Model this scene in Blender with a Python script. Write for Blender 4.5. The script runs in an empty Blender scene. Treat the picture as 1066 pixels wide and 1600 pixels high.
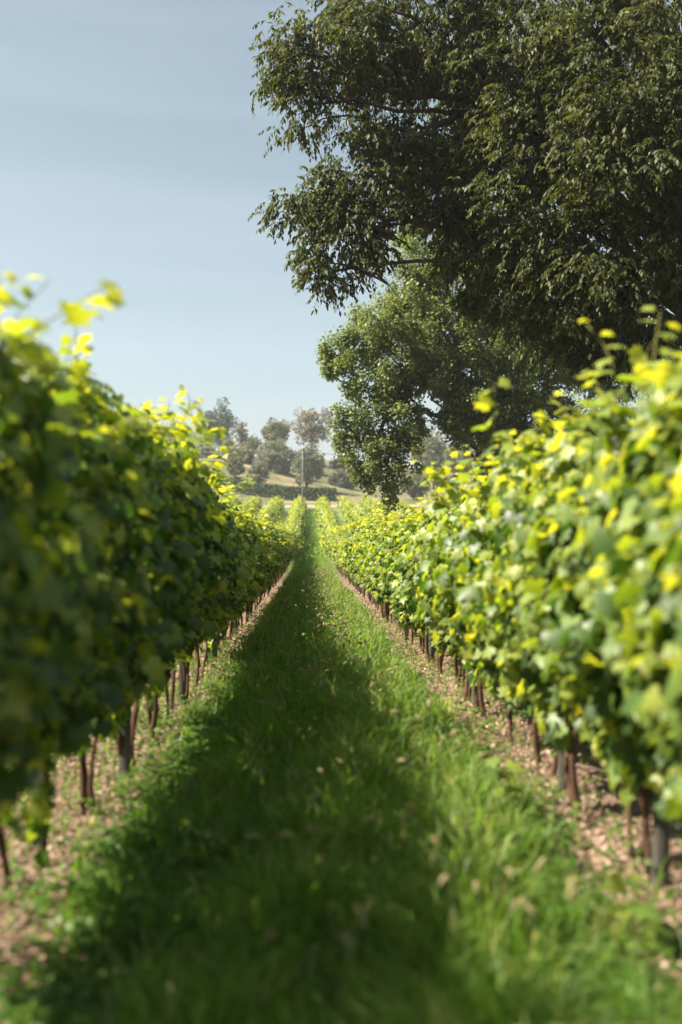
import bpy, math
import numpy as np
from mathutils import Vector, Matrix

rng = np.random.default_rng(7)
sc = bpy.context.scene
col = sc.collection

# ------------------------------------------------------------------ camera
YAW = math.radians(-1.8)           # the rows run along +Y, the camera looks a touch to the right
FPX = 1555.0                       # focal length in photograph pixels (35 mm on a 36 mm tall frame)
EYE = np.array([0.0, 0.0, 1.5])
cam_d = bpy.data.cameras.new('camera')
cam_d.sensor_fit = 'VERTICAL'
cam_d.sensor_width = 24.0
cam_d.sensor_height = 36.0
cam_d.lens = 35.0
cam_d.clip_start = 0.05
cam_d.clip_end = 4000
cam_d.dof.use_dof = True
cam_d.dof.focus_distance = 19.0
cam_d.dof.aperture_fstop = 0.95
cam_d.dof.aperture_blades = 0
cam = bpy.data.objects.new('camera', cam_d)
col.objects.link(cam)
cam.location = EYE
cam.rotation_euler = (math.radians(90), 0, YAW)
sc.camera = cam

# ------------------------------------------------------------------ sky, sun, exposure
SUN = np.array([-0.85, -0.10, 1.0]); SUN /= np.linalg.norm(SUN)
world = bpy.data.worlds.new('World'); sc.world = world
world.use_nodes = True
wn = world.node_tree
for n in list(wn.nodes): wn.nodes.remove(n)
sky = wn.nodes.new('ShaderNodeTexSky')
sky.sky_type = 'NISHITA'
sky.sun_disc = False
sky.sun_elevation = math.asin(SUN[2])
sky.sun_rotation = math.atan2(SUN[0], SUN[1])
sky.altitude = 100
sky.air_density = 1.0
sky.dust_density = 1.0
sky.ozone_density = 1.4
hs = wn.nodes.new('ShaderNodeHueSaturation'); hs.inputs['Hue'].default_value = 0.467; hs.inputs['Saturation'].default_value = 0.58
bg = wn.nodes.new('ShaderNodeBackground'); bg.inputs['Strength'].default_value = 0.050
wo = wn.nodes.new('ShaderNodeOutputWorld')
wn.links.new(sky.outputs[0], hs.inputs['Color'])
tcw = wn.nodes.new('ShaderNodeTexCoord'); mpw = wn.nodes.new('ShaderNodeMapping')
mpw.inputs['Scale'].default_value = (1.2, 1.2, 11.0); mpw.inputs['Rotation'].default_value = (.05, .04, 0)
wn.links.new(tcw.outputs['Generated'], mpw.inputs['Vector'])
ncw = wn.nodes.new('ShaderNodeTexNoise'); ncw.inputs['Scale'].default_value = 1.6; ncw.inputs['Detail'].default_value = 5; ncw.inputs['Roughness'].default_value = .5
wn.links.new(mpw.outputs[0], ncw.inputs['Vector'])
mrw = wn.nodes.new('ShaderNodeMapRange'); mrw.inputs['From Min'].default_value = .38; mrw.inputs['From Max'].default_value = .75
mrw.inputs['To Min'].default_value = 0; mrw.inputs['To Max'].default_value = .22
wn.links.new(ncw.outputs[0], mrw.inputs['Value'])
mxw = wn.nodes.new('ShaderNodeMix'); mxw.data_type = 'RGBA'; mxw.inputs[7].default_value = (5.2, 5.9, 6.6, 1)
wn.links.new(mrw.outputs[0], mxw.inputs['Factor']); wn.links.new(hs.outputs[0], mxw.inputs[6])
wn.links.new(mxw.outputs[2], bg.inputs['Color'])
wn.links.new(bg.outputs[0], wo.inputs['Surface'])
sun_d = bpy.data.lights.new('sun', 'SUN')
sun_d.energy = 5.0; sun_d.angle = math.radians(0.53); sun_d.color = (1.0, 0.92, 0.75)
sun = bpy.data.objects.new('sun', sun_d); col.objects.link(sun)
sun.rotation_euler = Vector(SUN).to_track_quat('Z', 'Y').to_euler()
sun.location = (-30, 20, 40)
sc.view_settings.view_transform = 'Standard'
sc.view_settings.look = 'None'
sc.view_settings.exposure = 1.60
sc.view_settings.gamma = 1.0
sc.view_settings.use_curve_mapping = False
cy = sc.cycles
cy.use_denoising = True
cy.max_bounces = 4; cy.diffuse_bounces = 3; cy.glossy_bounces = 1; cy.transmission_bounces = 3
cy.debug_use_spatial_splits = True
cy.volume_bounces = 0; cy.transparent_max_bounces = 4
cy.caustics_reflective = False; cy.caustics_refractive = False
cy.sample_clamp_indirect = 4.0
cy.use_adaptive_sampling = True; cy.adaptive_threshold = 0.02

# ------------------------------------------------------------------ helpers
FWD = np.array([-math.sin(YAW), math.cos(YAW), 0.0]); RGT = np.array([math.cos(YAW), math.sin(YAW), 0.0])
def P(px, py, d):
    """world point seen at photograph pixel (px, py) at depth d metres"""
    return EYE + d * (FWD + RGT * (px - 533) / FPX + np.array([0, 0, 1.0]) * (800 - py) / FPX)

_ty = np.linspace(-60, 1500, 15601)
_sl = np.interp(_ty, [-60, 46, 72, 122, 130, 158, 168, 225, 250, 1500],
                     [-.03, -.03, .052, .052, .075, .075, .145, .145, 0.0, 0.0])
_tz = np.concatenate([[0], np.cumsum((_sl[1:] + _sl[:-1]) / 2 * np.diff(_ty))])
_tz -= np.interp(0.0, _ty, _tz)
def H(x, y):
    x = np.asarray(x, float); y = np.asarray(y, float)
    z = np.interp(y, _ty, _tz)
    f = np.clip((y - 132) / 60, 0, 1)
    z = z + f * (2.2 * np.sin(x * .045 + 1.2 + y * .012) + 1.2 * np.sin(x * .11 - y * .05) + np.clip(-x * 0.05, -4, 4))
    z = z + 0.018 * np.sin(x * 2.1 + y * 0.7) * np.sin(y * 1.3 - x * 1.7) + 0.012 * np.sin(x * 5.3 - y * 3.1)
    return z

def norm(v): return v / np.maximum(np.linalg.norm(v, axis=-1, keepdims=True), 1e-9)

def make_mesh(name, V, F, mat=None, tint=None, smooth=False):
    """V (n,3), F (m,k) with k 3 or 4, tint per vertex"""
    V = np.ascontiguousarray(V, np.float32); F = np.ascontiguousarray(F, np.int32)
    me = bpy.data.meshes.new(name)
    k = F.shape[1]
    me.vertices.add(len(V)); me.vertices.foreach_set('co', V.ravel())
    me.loops.add(F.size); me.loops.foreach_set('vertex_index', F.ravel())
    me.polygons.add(len(F))
    me.polygons.foreach_set('loop_start', np.arange(0, F.size, k, dtype=np.int32))
    if smooth:
        me.polygons.foreach_set('use_smooth', np.ones(len(F), bool))
    if tint is not None:
        a = me.attributes.new('tint', 'FLOAT', 'POINT')
        a.data.foreach_set('value', np.ascontiguousarray(tint, np.float32))
    me.update(calc_edges=True)
    if mat: me.materials.append(mat)
    return me

def link(name, me, parent=None, loc=None, **props):
    o = bpy.data.objects.new(name, me)
    col.objects.link(o)
    if parent is not None: o.parent = parent
    if loc is not None: o.location = [float(c) for c in loc]
    for k, v in props.items(): o[k] = v
    return o

class Geo:
    """collects triangles"""
    def __init__(s): s.V = []; s.F = []; s.T = []; s.n = 0
    def add(s, V, F, T=None):
        if len(V) == 0: return
        s.V.append(V); s.F.append(F + s.n); s.n += len(V)
        s.T.append(np.zeros(len(V)) if T is None else T)
    def mesh(s, name, mat, smooth=False):
        return make_mesh(name, np.concatenate(s.V), np.concatenate(s.F), mat, np.concatenate(s.T), smooth)

def frames(axis, nrm):
    Y = norm(axis); Z = nrm - (nrm * Y).sum(-1, keepdims=True) * Y; Z = norm(Z); X = np.cross(Y, Z)
    return X, Y, Z

def scatter(tv, tf, pos, axis, nrm, size, tint, wscale=None):
    X, Y, Z = frames(axis, nrm)
    k = len(tv); n = len(pos)
    sx = size if wscale is None else size * wscale
    V = (pos[:, None, :] + X[:, None, :] * (tv[None, :, 0:1] * sx[:, None, None])
         + Y[:, None, :] * (tv[None, :, 1:2] * size[:, None, None]) + Z[:, None, :] * (tv[None, :, 2:3] * size[:, None, None]))
    F = (tf[None] + (np.arange(n) * k)[:, None, None]).reshape(-1, tf.shape[1])
    return V.reshape(-1, 3), F, np.repeat(tint, k)

def tube(pts, rad, sides=7, rough=0.0):
    pts = np.asarray(pts, float); rad = np.broadcast_to(np.asarray(rad, float), (len(pts),))
    t = norm(np.gradient(pts, axis=0))
    ref = np.where(np.abs(t[:, 2:3]) > .9, np.array([[1., 0, 0]]), np.array([[0, 0, 1.]]))
    a = norm(np.cross(t, ref)); b = np.cross(t, a)
    ang = np.linspace(0, 2 * np.pi, sides, endpoint=False)
    r = rad[:, None] * (1 + rough * rng.uniform(-1, 1, (len(pts), sides)))
    V = pts[:, None, :] + r[..., None] * (np.cos(ang)[None, :, None] * a[:, None, :] + np.sin(ang)[None, :, None] * b[:, None, :])
    V = V.reshape(-1, 3)
    i = np.arange(len(pts) - 1)[:, None] * sides; j = np.arange(sides)[None]; j2 = (j + 1) % sides
    q = np.stack([i + j, i + j2, i + j2 + sides, i + j + sides], -1).reshape(-1, 4)
    F = np.concatenate([q[:, [0, 1, 2]], q[:, [0, 2, 3]]])
    V = np.concatenate([V, pts[:1], pts[-1:]])
    n = len(pts) * sides; jj = np.arange(sides)
    c0 = np.stack([np.full(sides, n), (jj + 1) % sides, jj], -1)
    l = (len(pts) - 1) * sides
    c1 = np.stack([np.full(sides, n + 1), l + jj, l + (jj + 1) % sides], -1)
    return V, np.concatenate([F, c0, c1]), None

def curve(a, b, bend=(0, 0, 0), n=8, wob=0.0):
    a = np.asarray(a, float); b = np.asarray(b, float); t = np.linspace(0, 1, n)[:, None]
    p = a + (b - a) * t + np.asarray(bend, float) * (4 * t * (1 - t))
    w = rng.normal(0, wob, (n, 3)); w[0] = 0; w[-1] = 0
    return p + w

# ------------------------------------------------------------------ materials
def new_mat(name):
    m = bpy.data.materials.new(name); m.use_nodes = True
    nt = m.node_tree
    for n in list(nt.nodes): nt.nodes.remove(n)
    return m, nt, nt.nodes, nt.links

def ramp(nodes, stops):
    r = nodes.new('ShaderNodeValToRGB')
    e = r.color_ramp.elements
    e[0].position, e[0].color = stops[0][0], (*stops[0][1], 1)
    e[1].position, e[1].color = stops[-1][0], (*stops[-1][1], 1)
    for p, c in stops[1:-1]:
        x = e.new(p); x.color = (*c, 1)
    return r

def leaf_mat(name, stops, tstops, fac=0.45, rough=0.42, spec=0.5, vary=0.25, vscale=3.0):
    """reflecting front plus light let through; the colour of each leaf comes from its own tint"""
    m, nt, N, L = new_mat(name)
    at = N.new('ShaderNodeAttribute'); at.attribute_name = 'tint'
    ge = N.new('ShaderNodeNewGeometry')
    no = N.new('ShaderNodeTexNoise'); no.inputs['Scale'].default_value = vscale; no.inputs['Detail'].default_value = 2
    L.new(ge.outputs['Position'], no.inputs['Vector'])
    ma = N.new('ShaderNodeMath'); ma.operation = 'MULTIPLY_ADD'; ma.inputs[1].default_value = vary; L.new(no.outputs[0], ma.inputs[0])
    L.new(at.outputs['Fac'], ma.inputs[2])
    sb = N.new('ShaderNodeMath'); sb.operation = 'SUBTRACT'; sb.inputs[1].default_value = vary * 0.5; L.new(ma.outputs[0], sb.inputs[0])
    r1 = ramp(N, stops); r2 = ramp(N, tstops)
    L.new(sb.outputs[0], r1.inputs[0]); L.new(sb.outputs[0], r2.inputs[0])
    p = N.new('ShaderNodeBsdfPrincipled'); p.inputs['Roughness'].default_value = rough
    p.inputs['Specular IOR Level'].default_value = spec
    L.new(r1.outputs[0], p.inputs['Base Color'])
    t = N.new('ShaderNodeBsdfTranslucent'); L.new(r2.outputs[0], t.inputs['Color'])
    mx = N.new('ShaderNodeMixShader'); mx.inputs[0].default_value = fac
    L.new(p.outputs[0], mx.inputs[1]); L.new(t.outputs[0], mx.inputs[2])
    o = N.new('ShaderNodeOutputMaterial'); L.new(mx.outputs[0], o.inputs['Surface'])
    return m

def rough_mat(name, c1, c2, scale=20.0, stretch=(1, 1, 1), bump=0.3, rough=0.9, bscale=None):
    m, nt, N, L = new_mat(name)
    tc = N.new('ShaderNodeTexCoord')
    mp = N.new('ShaderNodeMapping'); mp.inputs['Scale'].default_value = stretch
    L.new(tc.outputs['Object'], mp.inputs['Vector'])
    no = N.new('ShaderNodeTexNoise'); no.inputs['Scale'].default_value = scale; no.inputs['Detail'].default_value = 6
    no.inputs['Roughness'].default_value = 0.65
    L.new(mp.outputs[0], no.inputs['Vector'])
    r = ramp(N, [(.3, c1), (.7, c2)]); L.new(no.outputs[0], r.inputs[0])
    p = N.new('ShaderNodeBsdfPrincipled'); p.inputs['Roughness'].default_value = rough
    p.inputs['Specular IOR Level'].default_value = 0.25
    L.new(r.outputs[0], p.inputs['Base Color'])
    b = N.new('ShaderNodeBump'); b.inputs['Strength'].default_value = bump; b.inputs['Distance'].default_value = 0.02
    L.new(no.outputs[0], b.inputs['Height']); L.new(b.outputs[0], p.inputs['Normal'])
    o = N.new('ShaderNodeOutputMaterial'); L.new(p.outputs[0], o.inputs['Surface'])
    return m

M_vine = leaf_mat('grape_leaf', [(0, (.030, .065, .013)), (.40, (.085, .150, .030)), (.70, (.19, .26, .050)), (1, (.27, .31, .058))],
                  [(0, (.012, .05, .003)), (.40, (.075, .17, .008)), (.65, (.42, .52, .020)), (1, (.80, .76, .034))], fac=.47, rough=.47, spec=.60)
M_tree1 = leaf_mat('broad_tree_leaf', [(0, (.022, .034, .008)), (1, (.085, .092, .022))],
                   [(0, (.05, .075, .010)), (1, (.20, .21, .026))], fac=.34, rough=.52, spec=.30)
M_tree2 = leaf_mat('field_tree_leaf', [(0, (.065, .098, .024)), (1, (.195, .235, .066))],
                   [(0, (.15, .21, .032)), (1, (.38, .43, .08))], fac=.43, rough=.5, spec=.45)
M_grass = leaf_mat('grass_blade', [(0, (.024, .080, .006)), (.45, (.092, .180, .020)), (.8, (.20, .26, .06)), (1, (.42, .40, .17))],
                   [(0, (.05, .25, .006)), (.45, (.24, .48, .016)), (.8, (.45, .55, .06)), (1, (.60, .56, .16))], fac=.48, rough=.5, spec=.4)
M_seed = leaf_mat('grass_seed_head', [(0, (.26, .22, .10)), (1, (.42, .36, .19))],
                  [(0, (.30, .24, .10)), (1, (.45, .38, .18))], fac=.4, rough=.7, spec=.2)
M_weed = leaf_mat('weed_leaf', [(0, (.035, .095, .012)), (1, (.11, .175, .030))],
                  [(0, (.09, .25, .012)), (1, (.26, .38, .035))], fac=.4, rough=.45, spec=.5)
M_litter = leaf_mat('dry_leaf', [(0, (.13, .075, .048)), (.5, (.28, .18, .125)), (1, (.46, .35, .27))],
                    [(0, (.12, .06, .03)), (1, (.30, .20, .12))], fac=.15, rough=.7, spec=.3)
M_vinebark = rough_mat('vine_bark', (.040, .020, .013), (.140, .072, .046), 30, (1, 1, .2), .8)
M_bark = rough_mat('tree_bark', (.030, .022, .016), (.10, .075, .055), 9, (1, 1, .25), 1.0)
M_post = rough_mat('post_grey', (.045, .040, .034), (.115, .105, .090), 14, (1, 1, .15), .5)
M_pole = rough_mat('pole_concrete', (.17, .165, .15), (.25, .24, .225), 6, (1, 1, .3), .2)
M_shoot = rough_mat('green_stem', (.12, .13, .03), (.20, .19, .05), 12, (1, 1, .3), .1, .6)
M_wire = rough_mat('wire_dark', (.10, .10, .10), (.18, .18, .18), 5, (1, 1, 1), .0, .6)

def far_leaf(name, a, b):
    return leaf_mat(name, [(0, a), (1, b)], [(0, tuple(1.6 * c for c in a)), (1, tuple(1.6 * c for c in b))], fac=.28, rough=.6, spec=.25, vscale=.5)
M_far_dark = far_leaf('far_leaf_dark', (.035, .060, .035), (.085, .115, .060))
M_far_olive = far_leaf('far_leaf_olive', (.11, .12, .055), (.23, .23, .11))
M_far_grey = far_leaf('far_leaf_grey', (.120, .135, .080), (.23, .24, .14))
M_far_tan = far_leaf('far_leaf_tan', (.15, .125, .07), (.27, .23, .13))
M_far_hedge = far_leaf('hedge_leaf', (.025, .050, .018), (.070, .095, .032))

# ground: grass, bare soil under the rows, dry meadow on the hillside
XL, XR = -1.22, 1.50
SP = XR - XL
def ground_mat():
    m, nt, N, L = new_mat('ground_soil_and_grass')
    ge = N.new('ShaderNodeNewGeometry')
    sp = N.new('ShaderNodeSeparateXYZ'); L.new(ge.outputs['Position'], sp.inputs[0])
    def math_(op, a, b=None, c=None, clamp=False):
        n = N.new('ShaderNodeMath'); n.operation = op; n.use_clamp = clamp
        for i, v in enumerate((a, b, c)):
            if v is None: continue
            if isinstance(v, (int, float)): n.inputs[i].default_value = v
            else: L.new(v, n.inputs[i])
        return n.outputs[0]
    def noise(scale, detail=4, rough=.6):
        n = N.new('ShaderNodeTexNoise'); n.inputs['Scale'].default_value = scale; n.inputs['Detail'].default_value = detail
        n.inputs['Roughness'].default_value = rough
        L.new(ge.outputs['Position'], n.inputs['Vector']); return n.outputs[0]
    def sstep(v, lo, hi):
        n = N.new('ShaderNodeMapRange'); n.interpolation_type = 'SMOOTHSTEP'
        L.new(v, n.inputs['Value']); n.inputs['From Min'].default_value = lo; n.inputs['From Max'].default_value = hi
        return n.outputs['Result']
    def mix(f, a, b):
        n = N.new('ShaderNodeMix'); n.data_type = 'RGBA'; L.new(f, n.inputs['Factor'])
        for s, v in ((n.inputs[6], a), (n.inputs[7], b)):
            if isinstance(v, tuple): s.default_value = (*v, 1)
            else: L.new(v, s)
        return n.outputs[2]
    n1, n2, n3, nb = noise(1.3), noise(14, 6), noise(60, 6, .7), noise(.11, 8, .7)
    d = math_('ABSOLUTE', math_('SUBTRACT', math_('FLOORED_MODULO', math_('ADD', sp.outputs['X'], -XL + SP / 2), SP), SP / 2))
    d = math_('ADD', d, math_('MULTIPLY', math_('SUBTRACT', n1, .5), .35))
    d = math_('ADD', d, math_('MULTIPLY', math_('SUBTRACT', n2, .5), .25))
    soilmask = sstep(d, .58, .34)
    field = math_('MULTIPLY', sstep(sp.outputs['Y'], 60, 25), 1.0)
    soilmask = math_('MULTIPLY', soilmask, field)
    r_soil = ramp(N, [(.25, (.11, .064, .046)), (.5, (.24, .158, .116)), (.8, (.39, .29, .225))]); L.new(n3, r_soil.inputs[0])
    r_gr = ramp(N, [(.3, (.024, .028, .011)), (.7, (.060, .064, .026))]); L.new(n2, r_gr.inputs[0])
    near = mix(soilmask, r_gr.outputs[0], r_soil.outputs[0])
    r_far = ramp(N, [(.35, (.10, .145, .035)), (.65, (.16, .185, .055))]); L.new(n1, r_far.inputs[0])
    r_dry = ramp(N, [(.38, (.070, .085, .032)), (.50, (.13, .125, .056)), (.58, (.215, .175, .098)), (.66, (.29, .225, .135))]); L.new(nb, r_dry.inputs[0])
    c = mix(sstep(sp.outputs['Y'], 30, 75), near, r_far.outputs[0])
    c = mix(sstep(sp.outputs['Y'], 122, 132), c, r_dry.outputs[0])
    p = N.new('ShaderNodeBsdfPrincipled'); p.inputs['Roughness'].default_value = .95; p.inputs['Specular IOR Level'].default_value = .15
    L.new(c, p.inputs['Base Color'])
    b = N.new('ShaderNodeBump'); b.inputs['Strength'].default_value = .8; b.inputs['Distance'].default_value = .03
    L.new(n3, b.inputs['Height']); L.new(b.outputs[0], p.inputs['Normal'])
    o = N.new('ShaderNodeOutputMaterial'); L.new(p.outputs[0], o.inputs['Surface'])
    return m
M_ground = ground_mat()
M_track = rough_mat('track_earth', (.21, .165, .115), (.34, .28, .205), 3, (1, 1, 1), .4)

# ------------------------------------------------------------------ ground
gx = np.concatenate([np.linspace(-600, -60, 19)[:-1], np.linspace(-60, -8, 27)[:-1], np.linspace(-8, 10, 73)[:-1], np.linspace(10, 60, 26)[:-1], np.linspace(60, 600, 19)])
gy = np.concatenate([np.linspace(-40, 0, 9)[:-1], np.linspace(0, 60, 201)[:-1], np.linspace(60, 260, 121)[:-1], np.linspace(260, 600, 18)])
GX, GY = np.meshgrid(gx, gy)
GV = np.stack([GX, GY, H(GX, GY)], -1).reshape(-1, 3)
nx, ny = len(gx), len(gy)
ii = (np.arange(ny - 1)[:, None] * nx + np.arange(nx - 1)[None]).ravel()
link('ground', make_mesh('ground', GV, np.stack([ii, ii + 1, ii + 1 + nx, ii + nx], -1), M_ground, smooth=True), kind='structure')

# earth track that crosses the head of the far field
def strip(name, path, w, mat, lift):
    V = []; path = np.asarray(path, float)
    t = norm(np.gradient(path, axis=0)); nrm_ = np.stack([-t[:, 1], t[:, 0]], -1)
    us = np.linspace(-1, 1, 7)
    for u in us:
        q = path + nrm_ * u * w * (1 + .12 * np.sin(np.arange(len(path)) * 1.7 + u))[:, None]
        V.append(np.stack([q[:, 0], q[:, 1], H(q[:, 0], q[:, 1]) + lift + .10 * (1 - u * u)], -1))
    V = np.concatenate(V); n = len(path)
    F = [[a * n + i, a * n + i + 1, (a + 1) * n + i + 1, (a + 1) * n + i] for a in range(6) for i in range(n - 1)]
    return link(name, make_mesh(name, V, np.array(F), mat, smooth=True), kind='structure')
ty = np.linspace(-60, 70, 90)
strip('earth_track', np.stack([ty, 133 + 2.5 * np.sin(ty * .04)], -1), 2.6, M_track, .03)

# ------------------------------------------------------------------ leaf templates
_half = [(.28, -.05), (.50, .20), (.36, .40), (.49, .66), (.21, .68)]
_out = [(0, .10)] + _half + [(0, 1.0)] + [(-x, y) for x, y in _half[::-1]]
def grape_template(curl, droop, asym):
    v = []
    for i, (x, y) in enumerate(_out):
        v.append((x * (1 + asym * math.copysign(.12, x) if x else 1), y, -curl * (abs(x) ** 1.5) - droop * max(0, y - .3) ** 2))
    v.append((0, .34, .035))
    k = len(_out)
    f = [(k, i, (i + 1) % k) for i in range(k)]
    return np.array(v, float) - np.array([0, .1, 0]), np.array(f)
GT = [grape_template(.25, .3, .5), grape_template(-.12, .45, -.6), grape_template(.45, .15, .2), grape_template(.1, .7, -.3)]
LONG_V = np.array([(0, 0, 0), (-.17, .45, .035), (.17, .45, .035), (0, .50, -.02), (0, 1.0, -.10)], float)
LONG_F = np.array([(0, 3, 1), (0, 2, 3), (1, 3, 4), (3, 2, 4)])
OVAL_V = np.array([(0, 0, 0), (-.32, .5, .08), (.32, .5, .08), (0, 1, -.05)], float)
OVAL_F = np.array([(0, 2, 1), (1, 2, 3)])

# ------------------------------------------------------------------ grape vines
def vine_leaves(n, z0, z1, hw, ln=1.0, shoots=6, seed=0, size=(.060, .128), back=0, tall=1.0, mean_tint=.42):
    """leaf positions of one vine trained on its trellis; local x is across the row"""
    r = np.random.default_rng(seed)
    u = r.uniform(0, 1, n) ** .9
    z = z0 + (z1 - z0) * u
    y = r.uniform(-ln * .58, ln * .58, n)
    nc = max(12, n // 9); own = r.integers(0, nc, n); loose = r.uniform(0, 1, n) < .30      # leaves gather along shoots
    y = np.where(loose, y, r.uniform(-ln * .54, ln * .54, nc)[own] + r.normal(0, .055, n))
    z = np.where(loose, z, (z0 + (z1 - z0) * r.uniform(.02, .97, nc) ** .9)[own] + r.normal(0, .075, n))
    u = np.clip((z - z0) / (z1 - z0), 0, 1)
    ph = r.uniform(0, 6, 6)
    bump = 1 + .30 * np.sin(y * 7 + ph[0] + z * 3) * np.sin(z * 4.3 + ph[5]) + .24 * np.sin(z * 10 + ph[1] - y * 5)
    z = z - r.uniform(0, .10) * (1 - u) ** 2
    prof = np.interp(u, [0, .12, .3, .55, .75, .88, 1], [.22, .45, .88, 1.0, .72, .45, .25])
    side = np.where(loose, r.choice([-1., 1.], n), r.choice([-1., 1.], nc)[own])
    d = np.where(loose, 1 - r.beta(1.2, 3.0, n), r.uniform(.55, 1.12, nc)[own] + r.normal(0, .13, n))
    x = side * hw * prof * bump * d
    z = z + (.13 * np.sin(y * 6 + ph[2]) + .06 * np.sin(y * 15 + ph[4])) * (1 - u) + (.11 * np.sin(y * 8 + ph[3]) + .05 * np.sin(y * 19 + ph[4])) * u ** 2
    pos = np.stack([x, y, z], -1)
    nr = np.stack([side * r.uniform(.05, 1.0, n), r.normal(0, .6, n), r.uniform(-.25, 1.0, n) + .35 * u], -1)
    ax = np.stack([side * .45 + r.normal(0, .3, n), r.normal(0, .5, n), -r.uniform(.4, 1.2, n)], -1)
    sz = r.uniform(size[0], size[1], n) * np.interp(u, [0, .8, 1], [1, 1, .8])
    ti = np.clip(r.normal(mean_tint, .20, n) + .08 * u + (r.uniform(0, 1, n) < .16) * r.uniform(.2, .5, n) + .30 * (u > .86) * r.uniform(0, 1, n) + (r.uniform(0, 1, n) < .06) * .5, 0, 1)
    stems = []
    ok = ~((x * back > .02) & (z < z0 + .45))     # the side away from the path is trimmed higher
    L = [tuple(q_[ok] for q_ in (pos, ax, nr, sz, ti))]
    ni = n // 3; ui = r.uniform(.12, .72, ni)                       # leaves inside the hedge, tinted dark to paint shade into the gaps
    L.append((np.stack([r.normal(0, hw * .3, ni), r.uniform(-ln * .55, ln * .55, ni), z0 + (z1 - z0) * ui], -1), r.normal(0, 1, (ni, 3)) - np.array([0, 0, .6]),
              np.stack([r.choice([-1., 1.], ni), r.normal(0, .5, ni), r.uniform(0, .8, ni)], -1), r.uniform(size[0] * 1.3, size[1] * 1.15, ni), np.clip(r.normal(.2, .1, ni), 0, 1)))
    for s in range(shoots):
        b = np.array([r.normal(0, hw * .5), r.uniform(-ln / 2, ln / 2), z1 - .08])
        hgt = tall * (r.uniform(.10, .36) if r.uniform() < .8 else r.uniform(.36, .55))
        tip = b + np.array([r.normal(0, .14), r.normal(0, .14), hgt])
        t = np.linspace(0, 1, 6)[:, None]
        c = b + (tip - b) * t + np.array([r.normal(0, .05), r.normal(0, .05), 0]) * 4 * t * (1 - t)
        stems.append(c)
        m = 9
        tt = np.linspace(.05, 1, m)
        q = np.stack([np.interp(tt, t[:, 0], c[:, k]) for k in range(3)], -1)
        a = r.uniform(0, 2 * np.pi, m)
        off = np.stack([np.cos(a), np.sin(a), r.uniform(-.3, .5, m)], -1)
        L.append((q + off * .03, off + np.array([0, 0, -.2]), np.stack([-off[:, 0] * .2, -off[:, 1] * .2, np.ones(m)], -1) + r.normal(0, .4, (m, 3)),
                  np.interp(tt, [0, .5, 1], [.14, .115, .065]) * r.uniform(.8, 1.2, m), np.clip(.62 + .35 * tt + r.normal(0, .12, m), 0, 1)))
    # a few long laterals that lean out of the hedge
    for s in range(10):
        sd = -1. if r.uniform() < .5 else 1.
        b = np.array([sd * hw * .7, r.uniform(-ln / 2, ln / 2), r.uniform(z0 + .3, z1 - .2)])
        tip = b + np.array([sd * r.uniform(.08, .34), r.normal(0, .16), r.uniform(-.22, .20)])
        t = np.linspace(0, 1, 5)[:, None]; c = b + (tip - b) * t + np.array([0, 0, .05]) * 4 * t * (1 - t)
        stems.append(c); m = 5; tt = np.linspace(.2, 1, m)
        q = np.stack([np.interp(tt, t[:, 0], c[:, k]) for k in range(3)], -1)
        a = r.uniform(0, 2 * np.pi, m)
        off = np.stack([np.cos(a), np.sin(a), r.uniform(-.6, .2, m)], -1)
        L.append((q, off, np.stack([np.full(m, sd * .4), np.zeros(m), np.ones(m)], -1) + r.normal(0, .4, (m, 3)),
                  np.interp(tt, [0, 1], [.12, .06]), np.clip(.5 + .4 * tt + r.normal(0, .12, m), 0, 1)))
    return [np.concatenate([l[i] for l in L]) for i in range(5)] + [stems]

def leaves_geo(D, keep=None):
    g = Geo(); pos, ax, nr, sz, ti = D[:5]
    idx = np.arange(len(pos)) if keep is None else np.nonzero(keep)[0]
    for k in range(4):
        s = idx[idx % 4 == k]
        if len(s): g.add(*scatter(*GT[k], pos[s], ax[s], nr[s], sz[s], ti[s]))
    return g

def trunk_mesh(seed):
    r = np.random.default_rng(seed); g = Geo()
    a = np.array([r.normal(0, .02), 0, -.06])
    b = np.array([r.normal(0, .05), r.normal(0, .27), .88])
    n = 11; t = np.linspace(0, 1, n)[:, None]
    c = a + (b - a) * t + np.stack([.05 * np.sin(t[:, 0] * 6 + r.uniform(0, 6)), .09 * np.sin(t[:, 0] * 5.5 + r.uniform(0, 6)), 0 * t[:, 0]], -1) * t * 1.2
    rad = np.interp(t[:, 0], [0, .1, .6, 1], [.027, .018, .014, .014]) * r.uniform(.8, 1.25) * (1 + r.normal(0, .10, n))
    g.add(*tube(c, rad, 8, .16))
    return g.mesh('vine_trunk', M_vinebark, True)
def arms_mesh(seed, ln=1.0):
    r = np.random.default_rng(seed); g = Geo()
    n = 7; y = np.linspace(-ln / 2, ln / 2, n)
    g.add(*tube(np.stack([r.normal(0, .012, n), y, .86 + r.normal(0, .02, n)], -1), .014, 6, .1))
    for k in range(6):
        yy = r.uniform(-ln / 2, ln / 2)
        top = np.array([r.normal(0, .12), yy + r.normal(0, .1), r.uniform(1.7, 2.1)])
        g.add(*tube(curve((0, yy, .87), top, (r.normal(0, .05), r.normal(0, .05), 0), 6), np.linspace(.007, .004, 6), 5))
    return g.mesh('vine_cane', M_vinebark, True)
TRUNKS = [trunk_mesh(100 + i) for i in range(8)]
ARMS = [arms_mesh(200 + i) for i in range(4)]
# leaf meshes used by single leaves: four shapes in six tints
LEAFM = [[make_mesh('grape_leaf', GT[k][0], GT[k][1], M_vine, np.full(len(GT[k][0]), (t + .5) / 7)) for t in range(7)] for k in range(4)]

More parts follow.
